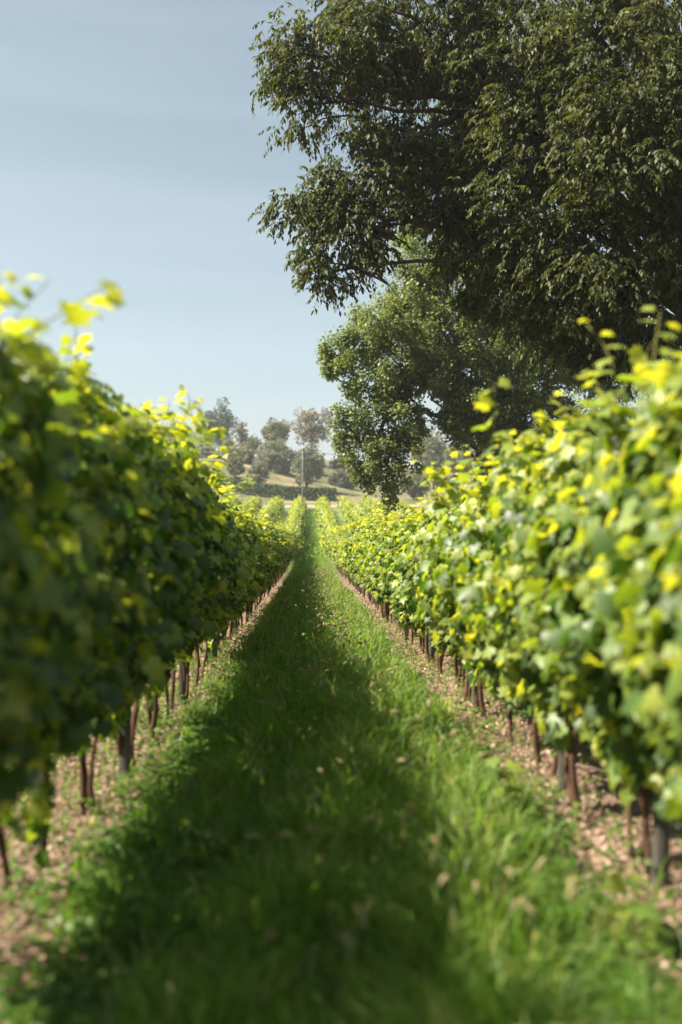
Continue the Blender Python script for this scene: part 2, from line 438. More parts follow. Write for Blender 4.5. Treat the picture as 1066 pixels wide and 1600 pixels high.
def stems_geo(stems):
    g = Geo()
    for c in stems: g.add(*tube(c, np.linspace(.0045, .002, len(c)), 4))
    return g
FOL = []
for i in range(7):
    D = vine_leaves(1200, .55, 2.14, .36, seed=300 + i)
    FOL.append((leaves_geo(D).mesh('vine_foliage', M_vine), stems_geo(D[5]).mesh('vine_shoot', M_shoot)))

ORD = ['first', 'second', 'third', 'fourth', 'fifth', 'sixth', 'seventh', 'eighth', 'ninth', 'tenth', 'eleventh', 'twelfth',
       'thirteenth', 'fourteenth', 'fifteenth', 'sixteenth', 'seventeenth', 'eighteenth', 'nineteenth', 'twentieth']

def hfac(side, y):
    """how tall the hedge stands along each row"""
    if side < 0: return float(np.interp(y, [0, 3, 7, 10, 11.5, 20, 60], [1.00, 1.02, 1.08, 1.06, .90, .88, .90]))
    return float(np.interp(y, [0, 4.5, 6.5, 8.5, 12, 16, 25, 60], [.93, .97, .95, .86, .81, .83, .90, .92]))

NEAR = 12.5
def matrix_from(pos, ax, nr, s):
    X, Y, Z = frames(ax[None], nr[None])
    m = Matrix.Identity(4)
    for i, v in enumerate((X[0], Y[0], Z[0])):
        for j in range(3): m[j][i] = float(v[j] * s)
    for j in range(3): m[j][3] = float(pos[j])
    return m

def add_trunks(root, r):
    two = int(r.integers(2, 4))
    for s in range(two):
        t = link('trunk', TRUNKS[int(r.integers(8))], root, loc=(r.normal(0, .02), (s - (two - 1) / 2) * r.uniform(.10, .30) + r.normal(0, .03), 0))
        t.rotation_euler.z = math.pi * int(r.integers(2)) + r.normal(0, .2)

def build_vine(x, y, k, side, label, group):
    hf = hfac(side, y)
    root = link('grape_vine', None, loc=(x, y, H(x, y)), label=label, category='grapevine', group=group)
    root.empty_display_size = .2
    r = np.random.default_rng(int(1000 + k * 7 + (side > 0) * 5000))
    add_trunks(root, r)
    a = link('cane', ARMS[int(r.integers(4))], root); a.scale.z = hf
    if y < NEAR:
        D = vine_leaves(1280, .55, 2.14 * hf, .36, seed=int(5000 + k * 13 + (side > 0) * 700), shoots=9, back=side, tall=.45 if y < 3.4 else 1.0, mean_tint=.47 if side > 0 else .36)  # sunlit row tinted lighter, shaded row darker: light put into the leaf colour
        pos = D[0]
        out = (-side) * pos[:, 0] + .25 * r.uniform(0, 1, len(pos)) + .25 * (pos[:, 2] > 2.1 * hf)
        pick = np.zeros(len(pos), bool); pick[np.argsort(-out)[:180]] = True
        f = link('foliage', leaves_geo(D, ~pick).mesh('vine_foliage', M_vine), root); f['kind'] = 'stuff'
        for c in D[5]:
            link('shoot', stems_geo([c]).mesh('vine_shoot', M_shoot), root)
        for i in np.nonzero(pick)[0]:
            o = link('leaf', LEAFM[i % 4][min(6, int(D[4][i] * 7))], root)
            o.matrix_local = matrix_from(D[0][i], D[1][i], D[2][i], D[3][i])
    else:
        v = int(r.integers(7)); rz = math.pi * int(r.integers(2))
        f = link('foliage', FOL[v][0], root); f['kind'] = 'stuff'; f.rotation_euler.z = rz; f.scale = (1, 1, hf)
        s = link('shoot', FOL[v][1], root); s.rotation_euler.z = rz; s.scale = (1, 1, hf); s['kind'] = 'stuff'
    return root

for side, X in ((-1, XL), (1, XR)):
    y = 1.6 if side < 0 else 2.45
    k = 0
    word = 'shaded left-hand row' if side < 0 else 'sunlit right-hand row'
    grp = 'grapevines of the shaded left row' if side < 0 else 'grapevines of the sunlit right row'
    while y < 60:
        if k < 20: lab = f'grapevine in the {word}, {ORD[k]} from the camera'
        else: lab = f'small leafy grapevine towards the far end of the {word}'
        build_vine(X + rng.normal(0, .03), y + rng.normal(0, .05), k, side, lab, grp)
        y += 1.0; k += 1

# neighbouring rows, seen under and over the first ones
for X, lab, y0, y1 in ((XL - SP, 'grapevine in the second row to the left, glimpsed beneath the left hedge', 4.5, 40), (XR + SP, 'grapevine in the second row to the right, mostly hidden by the right hedge', 8.5, 26)):
    y = y0; k = 0
    step = 1.0
    while y < y1:
        r = np.random.default_rng(int(k + 999 + X * 10))
        root = link('grape_vine', None, loc=(X, y, H(X, y)), label=lab, category='grapevine', group='grapevines of the second row to the ' + ('left' if X < 0 else 'right'))
        add_trunks(root, r)
        v = int(r.integers(7))
        f = link('foliage', FOL[v][0], root); f['kind'] = 'stuff'; f.rotation_euler.z = math.pi * int(r.integers(2)); f.scale.z = .97
        y += step; k += 1

# far field on the rising ground
def far_vine(seed, n=170):
    r = np.random.default_rng(seed)
    D = vine_leaves(n, .35, 1.75, .55, seed=seed, shoots=3, size=(.17, .30))
    g = Geo(); v = OVAL_V * np.array([1.5, 1, 1])
    g.add(*scatter(v, OVAL_F, D[0], D[1], D[2], np.maximum(D[3], .12), np.clip(D[4] + .06, 0, 1)))
    return g
FARV = [far_vine(700 + i).mesh('far_vine', M_vine) for i in range(5)]
far_rows = [XL + SP * i for i in range(-7, 5)]
near_far = [XL + SP * i for i in range(-2, 3)]
rest = Geo()
for X in far_rows:
    for y in np.arange(61.2, 124, 1.1):
        if X in near_far and y < 93:
            o = link('grape_vine', FARV[int(rng.integers(5))], loc=(X, y, H(X, y)), label='tiny pale green grapevine in the rows climbing the far field', category='grapevine', group='grapevines of the far field')
            o.rotation_euler.z = math.pi * int(rng.integers(2))
        else:
            D = vine_leaves(46, .35, 1.75, .58, ln=1.1, seed=int(rng.integers(1 << 30)), shoots=2, size=(.24, .40))
            g = D[0] + np.array([X, y, H(X, y)])
            rest.add(*scatter(OVAL_V * np.array([1.5, 1, 1]), OVAL_F, g, D[1], D[2], np.maximum(D[3], .14), np.clip(D[4] + .06, 0, 1)))
link('vine_rows', rest.mesh('vine_rows', M_vine), kind='stuff', label='pale green vine rows striping the rising far field', category='vine rows')

# ------------------------------------------------------------------ trellis posts
def post_mesh(w, h):
    a = w / 2; b = a * .82
    pr = [(-a, -b), (-b, -a), (b, -a), (a, -b), (a, b), (b, a), (-b, a), (-a, b)]
    V = []; n = 8; zs = [-.3, .0, .25, .5, 1.0, 1.5, h - .015, h]
    for i, z in enumerate(zs):
        s = .86 if i == len(zs) - 1 else 1.0
        V += [(x * s + .004 * math.sin(z * 3), y * s, z) for x, y in pr]
    F = []
    for i in range(len(zs) - 1):
        for j in range(n): F.append((i * n + j, i * n + (j + 1) % n, (i + 1) * n + (j + 1) % n, (i + 1) * n + j))
    t = (len(zs) - 1) * n
    F += [(t, t + 1, t + 2, t + 3), (t, t + 3, t + 4, t + 7), (t + 4, t + 5, t + 6, t + 7)]
    return make_mesh('trellis_post', np.array(V), np.array(F), M_post)
POST = post_mesh(.062, 2.05)
for side, X, ys in ((-1, XL, [3.5, 6.5, 9.4, 12.6, 16, 20, 24, 28.5, 33, 38, 43, 48, 53, 58, 60.3]), (1, XR, [4.27, 5.95, 9.1, 12.4, 16, 20, 24, 28.5, 33, 38, 43, 48, 53, 58, 60.3])):
    for k, y in enumerate(ys):
        w = 'shaded left-hand row' if side < 0 else 'sunlit right-hand row'
        lab = f'grey square trellis post in the {w}, {ORD[k]} from the camera' if k < 5 else f'thin grey trellis post far along the {w}'
        o = link('trellis_post', POST, loc=(X + .02, y, H(X, y)), label=lab, category='post', group=f'posts of the {w}')
        o.rotation_euler = (rng.normal(0, .015), rng.normal(0, .015), rng.normal(0, .1))

# ------------------------------------------------------------------ low shoots at the foot of the right row
def young_shoot(x, y, label, seed, h=.34, lean=(-.12, -.05), n=8, big=.15):
    r = np.random.default_rng(seed)
    root = link('vine_sucker', None, loc=(x, y, H(x, y)), label=label, category='shoot', group='low shoots on the soil strip')
    c = curve((0, 0, -.02), (lean[0], lean[1], h), (.03, 0, .05), 7)
    g = Geo(); g.add(*tube(c, np.linspace(.005, .002, 7), 5)); link('stem', g.mesh('sucker_stem', M_shoot), root)
    for i in range(n):
        t = .25 + .75 * i / (n - 1); q = np.array([np.interp(t, np.linspace(0, 1, 7), c[:, k]) for k in range(3)])
        a = i * 2.4 + r.uniform(0, .5); off = np.array([math.cos(a), math.sin(a), -.15])
        o = link('leaf', LEAFM[i % 4][int(np.clip(r.normal(5, 1.3), 2, 6))], root)
        o.matrix_local = matrix_from(q + off * .03, off, np.array([0, -.25, 1.]) + r.normal(0, .3, 3), big * (1 - .45 * t) * r.uniform(.8, 1.2))
young_shoot(1.08, 5.25, 'low yellow-green vine shoot sprouting from the soil strip, farther of two', 1, .36)
young_shoot(1.18, 3.60, 'low yellow-green vine shoot by the bottom right edge, nearer of two', 2, .30, (-.05, -.05), 6, .17)

# ------------------------------------------------------------------ grass, weeds and litter on the ground
def grass_geo(x, y, length, width, lean, tint, r):
    n = len(x); a = r.uniform(0, 2 * np.pi, n); d = np.stack([np.cos(a), np.sin(a), 0 * a], -1)
    f = r.uniform(0, 2 * np.pi, n); w = np.stack([np.cos(f), np.sin(f), 0 * f], -1) * width[:, None]
    b = np.stack([x, y, H(x, y) - .01], -1); up = np.array([0, 0, 1.])
    m = b + up * (length * .55)[:, None] + d * (length * lean * .25)[:, None]
    t = b + up * (length * (1 - .35 * lean))[:, None] + d * (length * lean)[:, None]
    V = np.stack([b - w, b + w, m - w * .8, m + w * .8, t], 1).reshape(-1, 3)
    F = np.array([(0, 1, 3), (0, 3, 2), (2, 3, 4)])
    F = (F[None] + (np.arange(n) * 5)[:, None, None]).reshape(-1, 3)
    return V, F, np.repeat(tint, 5)

def path_x(n, r):
    x = r.normal(0, 1, n); x = np.clip(x * .56 + .10, -1.15, 1.4); return np.where(np.abs(x - .1) > 1.05, r.uniform(-.8, 1.0, n), x)
G = Geo()
for y0, y1, dens, wid in ((1.6, 6, 3300, .0054), (6, 13, 2400, .0062), (13, 28, 1500, .008), (28, 60, 460, .016), (60, 125, 130, .035)):
    n = int(dens * (y1 - y0) * 1.9)
    x = path_x(n, rng); y = rng.uniform(y0, y1, n)
    cl = .5 + .5 * np.sin(x * 5.1 + y * 2.3) * np.sin(y * 3.7 - x * 3.3)
    ln = np.minimum(rng.gamma(4, .046, n), .34) * (.5 + .95 * cl) * np.interp(x, [-1.0, -.5, .1, .7, 1.1], [.45, .85, 1.15, 1.2, .55])
    ti = np.clip(rng.normal(.45, .20, n) + .22 * (x > .1) * rng.uniform(0, 1, n) + (rng.uniform(0, 1, n) < .07) * .5, 0, 1)  # paler tint right of centre puts the sunlit side into the blade colour
    G.add(*grass_geo(x, y, ln, wid * rng.uniform(.6, 1.3, n), rng.uniform(.15, .95, n), ti, rng))
for X0, X1, y0, y1, dens in ((-3.5, -1.75, 3.5, 30, 650), (1.95, 3.8, 3.5, 16, 450), (-1.75, -.85, 1.6, 14, 260), (.95, 1.95, 1.6, 14, 120)):
    n = int(dens * (y1 - y0) * (X1 - X0)); x = rng.uniform(X0, X1, n); y = rng.uniform(y0, y1, n)
    G.add(*grass_geo(x, y, rng.gamma(4, .025, n), rng.uniform(.003, .007, n), rng.uniform(.2, 1, n), np.clip(rng.normal(.45, .2, n), 0, 1), rng))
# arching tufts of longer grass
for i in range(420):
    yc = 2.0 + 26 * rng.uniform() ** 1.6; xc = float(np.clip(rng.normal(.25, .5), -.8, 1.1)); m = int(rng.integers(22, 46))
    x = xc + rng.normal(0, .035, m); y = yc + rng.normal(0, .035, m)
    G.add(*grass_geo(x, y, rng.uniform(.20, .50, m) * rng.uniform(.6, 1.0), (.003 + .00018 * yc) * rng.uniform(.6, 1.4, m), rng.uniform(.3, 1.1, m), np.clip(rng.normal(rng.uniform(.35, .8), .12, m), 0, 1), rng))
link('grass', G.mesh('grass', M_grass), kind='stuff', label='long green grass down the middle of the path', category='grass')

# seed heads on tall stems
S = Geo(); St = Geo()
HEADS = []
for y0, y1, n in ((2.5, 7, 70), (7, 16, 230), (16, 40, 420)):
    for i in range(n):
        x = rng.normal(.25, .40); y = rng.uniform(y0, y1)
        if abs(x) > 1: continue
        h = rng.uniform(.24, .50); d = rng.normal(0, 1, 3); d[2] = 0; d = norm(d)
        z = H(x, y); b = np.array([x, y, z]); m = b + np.array([0, 0, h]) + d * .03
        St.add(*tube(curve(b, m, (0, 0, 0), 3), .0012 if y < 10 else .002, 3))
        e = m + d * rng.uniform(.04, .09) + np.array([0, 0, rng.uniform(-.02, .06)])
        V, F, _ = tube(curve(m, e, (0, 0, .02), 5), np.array([.003, .008, .009, .006, .001]) * (1 if y < 10 else 1.3), 5, .35)
        S.add(V, F, np.full(len(V), rng.uniform(0, 1)))
link('grass_seed_heads', S.mesh('seed_heads', M_seed), kind='stuff', label='straw-coloured seed heads standing in the path grass', category='seed heads')
link('grass_stalks', St.mesh('grass_stalks', M_grass), kind='stuff', label='thin stalks carrying the seed heads', category='grass')

# broad-leaved weeds along the edges of the soil
W = Geo()
def weeds(xc, xs, y0, y1, n):
    for i in range(n):
        x = rng.normal(xc, xs); y = rng.uniform(y0, y1); z = float(H(x, y)); m = int(rng.integers(7, 15)); h = rng.uniform(.03, .16)
        a = rng.uniform(0, 2 * np.pi, m); rr = rng.uniform(.02, .10, m)
        pos = np.stack([x + rr * np.cos(a), y + rr * np.sin(a), z + rng.uniform(.2, 1, m) * h], -1)
        ax = np.stack([np.cos(a), np.sin(a), rng.uniform(-.3, .5, m)], -1); nr = np.stack([-.3 * np.cos(a), -.3 * np.sin(a), np.ones(m)], -1) + rng.normal(0, .25, (m, 3))
        W.add(*scatter(OVAL_V * np.array([1.3, 1, 1]), OVAL_F, pos, ax, nr, rng.uniform(.025, .06, m), np.clip(rng.normal(.5, .25, m), 0, 1)))
weeds(-.78, .17, 2.0, 9, 560); weeds(-.80, .16, 9, 24, 420); weeds(.95, .20, 2.2, 7, 330); weeds(1.0, .18, 7, 22, 420); weeds(1.5, .3, 3, 20, 160); weeds(.0, .5, 1.8, 6, 600); weeds(-1.3, .3, 2.2, 16, 220)
link('weeds', W.mesh('weeds', M_weed), kind='stuff', label='small round-leaved weeds edging the bare soil', category='weeds')

# dry leaves and chips on the soil
Lg = Geo()
def litter(xc, xs, y0, y1, n, s0, s1):
    x = rng.normal(xc, xs, n); y = rng.uniform(y0, y1, n)
    pos = np.stack([x, y, H(x, y) + rng.uniform(.002, .022, n)], -1)
    a = rng.uniform(0, 2 * np.pi, n); ax = np.stack([np.cos(a), np.sin(a), rng.normal(0, .35, n)], -1)
    nr = np.stack([rng.normal(0, .45, n), rng.normal(0, .45, n), np.ones(n)], -1)
    ti = np.clip(rng.normal(.5, .28, n), 0, 1)
    Lg.add(*scatter(OVAL_V * np.array([1.1, 1, 2.2]), OVAL_F, pos, ax, nr, rng.uniform(s0, s1, n), ti, rng.uniform(.4, 1.3, n)))
for xc in (XL - .05, XR - .1):
    litter(xc, .30, 2, 9, 9000, .012, .05); litter(xc, .28, 9, 30, 9000, .02, .06)
litter(.2, .5, 2.5, 9, 70, .04, .08)
link('leaf_litter', Lg.mesh('leaf_litter', M_litter), kind='stuff', label='pinkish brown dry leaves strewn under the vines', category='leaf litter')

# ------------------------------------------------------------------ the large trees
def lobe_points(c, r, n, rg, shell=.55, squash=(1, 1, .85)):
    d = norm(rg.normal(0, 1, (n, 3)))
    rad = (shell + (1 - shell) * rg.uniform(0, 1, n) ** .7)
    f = 1 + .22 * np.sin(d[:, 0] * 5 + c[0]) * np.sin(d[:, 2] * 6 + c[1]) + .14 * np.sin(d[:, 1] * 9 + c[2])
    return c + d * (r * rad * f)[:, None] * np.array(squash), d

def limb(g, base, r0, tip, r1, bend, n=10, wob=.05):
    g.add(*tube(curve(base, tip, bend, n, wob), np.linspace(r0, r1, n), 8, .08))

# nearer tree: long drooping leaves, crown reaching over the path, trunk beyond the right edge of the picture
t1 = np.array([8.6, 19.5]); b1 = np.array([t1[0], t1[1], float(H(*t1))])
lob1 = [(520, 85, 17.0, 1.10), (445, 85, 16.8, .50), (480, 165, 16.6, .55), (590, 10, 17.5, 1.05), (545, 45, 16.5, .8), (620, 120, 17.3, .72),
        (560, 262, 16.3, .78), (606, 215, 17.2, .7), (452, 322, 16.0, .30), (490, 335, 16.0, .36), (530, 372, 16.0, .72), (560, 320, 16.4, .75), (515, 425, 15.8, .36),
        (650, 300, 17.0, 1.0), (655, 230, 17.6, .9), (720, 160, 17.8, 1.15), (700, 40, 17.5, 1.25), (760, 300, 17.2, 1.15), (745, 400, 17.5, .85),
        (810, 90, 16.5, 1.3), (850, 230, 15.8, 1.2), (845, 360, 16.5, 1.15), (800, 455, 17.2, .85), (900, 480, 16.8, 1.05), (960, 390, 15.6, 1.2),
        (960, 120, 15.5, 1.35), (985, 250, 15.0, 1.15), (1010, 470, 16.0, 1.15), (960, 540, 17.0, .75), (1050, 340, 15.5, 1.2), (1070, 180, 15.5, 1.3), (1060, 40, 16.0, 1.4), (900, 0, 17, 1.4), (1060, 540, 17, .9),
        (780, 250, 19.5, 1.4), (900, 330, 20, 1.5), (900, 150, 20, 1.6), (1020, 420, 20, 1.5), (1020, 120, 20, 1.6), (700, 220, 19.5, 1.2), (760, 60, 20, 1.5), (880, 520, 19.5, .9), (640, 60, 19, 1.2)]
extra1 = [(620, -130, 18, 1.5), (760, -150, 17, 1.7), (900, -180, 18, 1.8), (1050, -180, 17, 1.8), (1200, -60, 18, 1.8), (1250, 120, 18, 1.8), (1260, 300, 18, 1.7), (1200, 420, 17, 1.4), (1180, 220, 15.5, 1.5), (1350, 200, 20, 1.8),
          (1400, 50, 20, 1.9), (1300, -180, 20, 1.9), (1150, -330, 19, 1.9), (950, -330, 20, 1.8), (800, -300, 20, 1.6), (1350, 350, 21, 1.6), (900, 200, 23, 1.8), (1050, 250, 23.5, 1.8), (1200, 300, 24, 1.8), (1000, 0, 24, 1.9), (850, 0, 23, 1.8), (1150, 50, 24, 1.9), (1250, -100, 24, 1.9), (720, 100, 22, 1.6)]
tree1 = link('broadleaf_tree', None, loc=b1, label='huge dark tree with drooping leaves overhanging the path from the right', category='tree')
rg = np.random.default_rng(11)
wood = Geo()
fork = b1 + np.array([-.4, -.3, 5.2])
tk = Geo(); tk.add(*tube(curve(b1 - np.array([0, 0, .3]), fork, (-.15, 0, 0), 10, .04), np.linspace(.62, .40, 10), 14, .06))
limb(tk, fork - np.array([0, 0, .1]), .40, b1 + np.array([.5, .4, 11.5]), .10, (.3, .2, 0))
pts1 = []
for j, (px, py, d, r) in enumerate(lob1 + extra1):
    c = P(px, py, d); vis = j < len(lob1)
    n = int((360 if vis and d < 18.5 else 210 if vis else 75) * r * r + (40 if vis else 15))
    sub = int(9 * r * r + 6)
    sc1, sd1 = lobe_points(c, r * .92, sub, rg, .5, (1, 1, .9)); wh1 = rg.integers(0, sub, n)
    pp1 = sc1[wh1] + rg.normal(0, 1, (n, 3)) * np.array([.17, .17, .14]) * (.7 + .4 * r)
    pts1.append((pp1, norm(pp1 - c + 1e-6)))
    start = fork + np.array([0, 0, rg.uniform(-.2, 3.0)])
    if (c[2] - start[2]) < -1: start = fork.copy()
    limb(wood, start + (c - start) * .02, .07 + .04 * r, c, .02, (0, 0, rg.uniform(.3, .9)), 12, .07)
    for q in range(4):
        e = c + norm(rg.normal(0, 1, 3)) * r * .85
        limb(wood, c + (start - c) * .12, .02, e, .006, (0, 0, .15), 6, .03)
# the limb that shows against the sky
limb(wood, P(900, 190, 18.6), .17, P(600, 140, 17.0), .05, (0, 0, .10), 14, .03)
limb(wood, P(600, 140, 17.0), .05, P(470, 110, 16.8), .015, (0, 0, .12), 8, .03)
limb(wood, P(760, 165, 17.8), .08, P(560, 300, 16.4), .02, (0, 0, .25), 10, .03)
limb(wood, P(760, 300, 17.6), .09, P(520, 360, 16.0), .02, (0, 0, .45), 12, .03)
pos = np.concatenate([p for p, d in pts1]); dirs = np.concatenate([d for p, d in pts1])
n = len(pos); m = 10
# each spray: a twig with drooping leaves on both sides
tw = norm(dirs * np.array([1, 1, .3]) + rg.normal(0, .45, (n, 3)) + np.array([0, 0, -.30]))
sl = rg.uniform(.14, .30, n)
k = np.arange(m)
t = (k / (m - 1))[None, :, None]
base = pos[:, None] + tw[:, None] * t * sl[:, None, None] + np.array([0, 0, -1]) * (t ** 2) * .10
lat = norm(np.cross(tw, np.array([0, 0, 1.])))
sgn = np.where(k % 2 == 0, 1., -1.)[None, :, None]
ax = tw[:, None] * .55 + lat[:, None] * sgn * .6 + np.array([0, 0, -.75]) + rg.normal(0, .28, (n, m, 3))
nr = np.array([0, 0, 1.]) * .8 + lat[:, None] * sgn * .5 + dirs[:, None] * .4 + rg.normal(0, .35, (n, m, 3))
base = base.reshape(-1, 3); ax = ax.reshape(-1, 3); nr = nr.reshape(-1, 3)
sz = rg.uniform(.068, .135, len(base)); ti = np.clip(rg.normal(.45, .22, len(base)) + np.repeat(rg.normal(0, .15, n), m), 0, 1)
base = base - b1
inframe = np.zeros(len(base), bool)
rel = base + b1 - EYE; dep = rel @ FWD; u = rel @ RGT / dep * FPX + 533; vv = 800 - rel[:, 2] / dep * FPX
cand = np.nonzero((u > 390) & (u < 1060) & (vv > 5) & (vv < 560))[0]
cand = cand[np.argsort(dep[cand])][:300]; inframe[cand] = True
g = Geo(); g.add(*scatter(LONG_V, LONG_F, base[~inframe], ax[~inframe], nr[~inframe], sz[~inframe], ti[~inframe], rg.uniform(.9, 1.5, (~inframe).sum())))
f = link('crown', g.mesh('tree_crown', M_tree1), tree1); f['kind'] = 'stuff'
LM1 = [make_mesh('tree_leaf', LONG_V * np.array([1.2, 1, 1]), LONG_F, M_tree1, np.full(len(LONG_V), (i + .5) / 5)) for i in range(5)]
for i in cand:
    o = link('leaf', LM1[min(4, int(ti[i] * 5))], tree1); o.matrix_local = matrix_from(base[i], ax[i], nr[i], sz[i])
for nm, gg in (('trunk', tk), ('limbs', wood)):
    me = gg.mesh('tree_' + nm, M_bark, True)
    o = link('trunk' if nm == 'trunk' else 'branches', me, tree1); o.matrix_local = Matrix.Translation(-Vector(b1))

# second tree: rounder clumps of small leaves, one branch sweeping almost to the vines
c2 = P(768, 720, 35.5); b2 = np.array([c2[0], c2[1], float(H(c2[0], c2[1]))])
tree2 = link('broadleaf_tree', None, loc=b2, label='spreading mid-green tree behind the dark one, low branch sweeping down to the vines', category='tree')
lob2 = [(562, 525, 34, 1.05), (528, 552, 33.5, .65), (545, 590, 33.5, .6), (620, 470, 34.5, 1.3), (598, 500, 33, .8), (655, 415, 35, 1.1), (640, 380, 36, .6), (705, 465, 34.5, 1.3), (615, 560, 33.5, 1.25), (578, 615, 33.5, .9), (552, 655, 33, .62),
        (600, 665, 33.3, 1.0), (556, 705, 33, .65), (592, 720, 32.8, .72), (603, 752, 32.8, .5), (612, 772, 32.8, .30), (540, 680, 33, .42), (640, 668, 33.4, .6), (628, 742, 33, .42), (655, 585, 33.8, .7), (575, 745, 33, .5), (632, 705, 33.2, .6), (640, 625, 34, .6), (685, 535, 34, 1.3), (718, 590, 34, 1.15), (705, 645, 34, .62), (735, 640, 34.2, .8), (770, 640, 34, .9), (815, 650, 34, .9), (740, 600, 33.5, .8), (722, 668, 34, .62), (768, 672, 34, .7), (690, 590, 33.8, .75), (812, 690, 34.5, .6), (755, 555, 34, 1.3), (800, 605, 34.5, 1.2),
        (760, 480, 35, 1.5), (840, 540, 35, 1.5), (848, 640, 35, 1.0), (900, 560, 36, 1.5), (790, 655, 35, .7), (720, 400, 36, 1.2), (900, 650, 36, 1.0), (960, 600, 37, 1.5),
        (680, 500, 38, 1.6), (780, 420, 38, 1.7), (860, 440, 38, 1.7), (800, 540, 39, 1.7), (940, 480, 38, 1.7), (640, 540, 37, 1.2), (730, 330, 37.5, 1.4), (830, 340, 38, 1.6)]
rg = np.random.default_rng(12); wood = Geo(); tk = Geo()
fork = b2 + np.array([-.2, -.2, 4.0])
tk.add(*tube(curve(b2 - np.array([0, 0, .3]), fork, (.1, 0, 0), 10, .05), np.linspace(.68, .46, 10), 12, .08))
limb(tk, fork - np.array([0, 0, .15]), .44, b2 + np.array([.6, .4, 9.5]), .10, (.2, .2, 0))
Pp = []; Dd = []
for px, py, d, r in lob2:
    c = P(px, py, d)
    sub = int(11 * r * r + 6)
    sc_, sd_ = lobe_points(c, r * 1.0, sub, rg, .35, (1, 1, 1.05))
    nl = int((2200 if py > 600 and px < 660 else 2800 if d < 36.5 else 1500) * r * r + 200)
    which = rg.integers(0, sub, nl)
    p = sc_[which] + rg.normal(0, .15, (nl, 3)) * (.55 + .5 * r); dd = norm(p - c + 1e-6)
    Pp.append(p); Dd.append(dd)
    start = fork + np.array([0, 0, rg.uniform(-.3, 2.5)])
    if c[2] < start[2]: start = fork - np.array([0, 0, .2])
    if px < 660 and py > 590: start = P(640, 600, 34)
    limb(wood, start, .035 + .02 * r, c, .015, (0, 0, rg.uniform(.3, .8)), 12, .12)
    for q in range(sub):
        limb(wood, c + (start - c) * .1, .02, sc_[q], .006, (0, 0, .1), 5, .04)
limb(wood, P(760, 640, 35.3), .17, P(640, 600, 34), .06, (0, 0, .3), 12, .08)
limb(wood, P(640, 600, 34), .07, P(596, 730, 32.9), .03, (-.3, 0, .3), 10, .06)
limb(wood, P(745, 655, 35.2), .13, P(655, 640, 33.8), .06, (0, 0, -.2), 10, .06)
p = np.concatenate(Pp) - b2; dd = np.concatenate(Dd); n = len(p)
g = Geo(); g.add(*scatter(OVAL_V * np.array([1.15, 1, 1]), OVAL_F, p, dd + rg.normal(0, .6, (n, 3)) + np.array([0, 0, -.4]), dd * .5 + np.array([0, 0, .7]) + rg.normal(0, .45, (n, 3)), rg.uniform(.075, .155, n), np.clip(rg.normal(.5, .22, n), 0, 1)))
f = link('crown', g.mesh('tree_crown', M_tree2), tree2); f['kind'] = 'stuff'
for nm, gg in (('trunk', tk), ('branches', wood)):
    o = link(nm, gg.mesh('tree_' + nm, M_bark, True), tree2); o.matrix_local = Matrix.Translation(-Vector(b2))

# ------------------------------------------------------------------ trees, bushes and hedge on the hillside
def far_tree(px0, px1, py0, py1, d, mat, label, cat='tree', name='hillside_tree', n=4200, seed=0, dens=.75, leaf=.45, bare=0.0):
    """crown between the given photograph pixels at depth d; the trunk runs down to the ground"""
    r = np.random.default_rng(seed); s = d / FPX
    cc = P((px0 + px1) / 2, (py0 + py1) / 2, d); w = (px1 - px0) / 2 * s; h = (py1 - py0) / 2 * s
    base = np.array([cc[0], cc[1], float(H(cc[0], cc[1]))])
    root = link(name, None, loc=base, label=label, category=cat, group='trees and bushes on the hillside')
    nb = 38; ce = norm(r.normal(0, 1, (nb, 3))) * (r.uniform(0, 1, (nb, 1)) ** .4) * np.array([w, w * .8, h]) * .78 + cc
    ce[:, 2] = np.maximum(ce[:, 2], base[2] + .3)
    rad = r.uniform(.18, .40, nb) * min(w, h) * dens / .75
    wh = r.integers(0, nb, n); dd = norm(r.normal(0, 1, (n, 3)))
    p = ce[wh] + dd * (rad[wh] * r.uniform(.3, 1, n) ** .5)[:, None]
    p[:, 2] = np.maximum(p[:, 2], base[2] + .1)
    g = Geo(); g.add(*scatter(OVAL_V * np.array([1.4, 1, 1]), OVAL_F, p - base, dd + r.normal(0, .6, (n, 3)), dd * .6 + np.array([0, 0, .5]) + r.normal(0, .4, (n, 3)), r.uniform(.6, 1.3, n) * leaf, np.clip(r.normal(.5, .25, n), 0, 1)))
    f = link('crown', g.mesh('hillside_crown', mat), root); f['kind'] = 'stuff'
    g = Geo(); top = np.array([0, 0, cc[2] - base[2] + h * .3])
    g.add(*tube(curve((0, 0, -.3), top, (r.normal(0, .2), 0, 0), 8, .06), np.linspace(.06 * w + .06, .05, 8), 7, .08))
    for i in range(nb):
        st = top * r.uniform(.35, .9)
        g.add(*tube(curve(st, ce[i] - base, (0, 0, .3), 5, .05), np.linspace(.02 * w + .03, .02, 5), 5))
    link('trunk', g.mesh('hillside_trunk', M_bark, True), root)
    return root
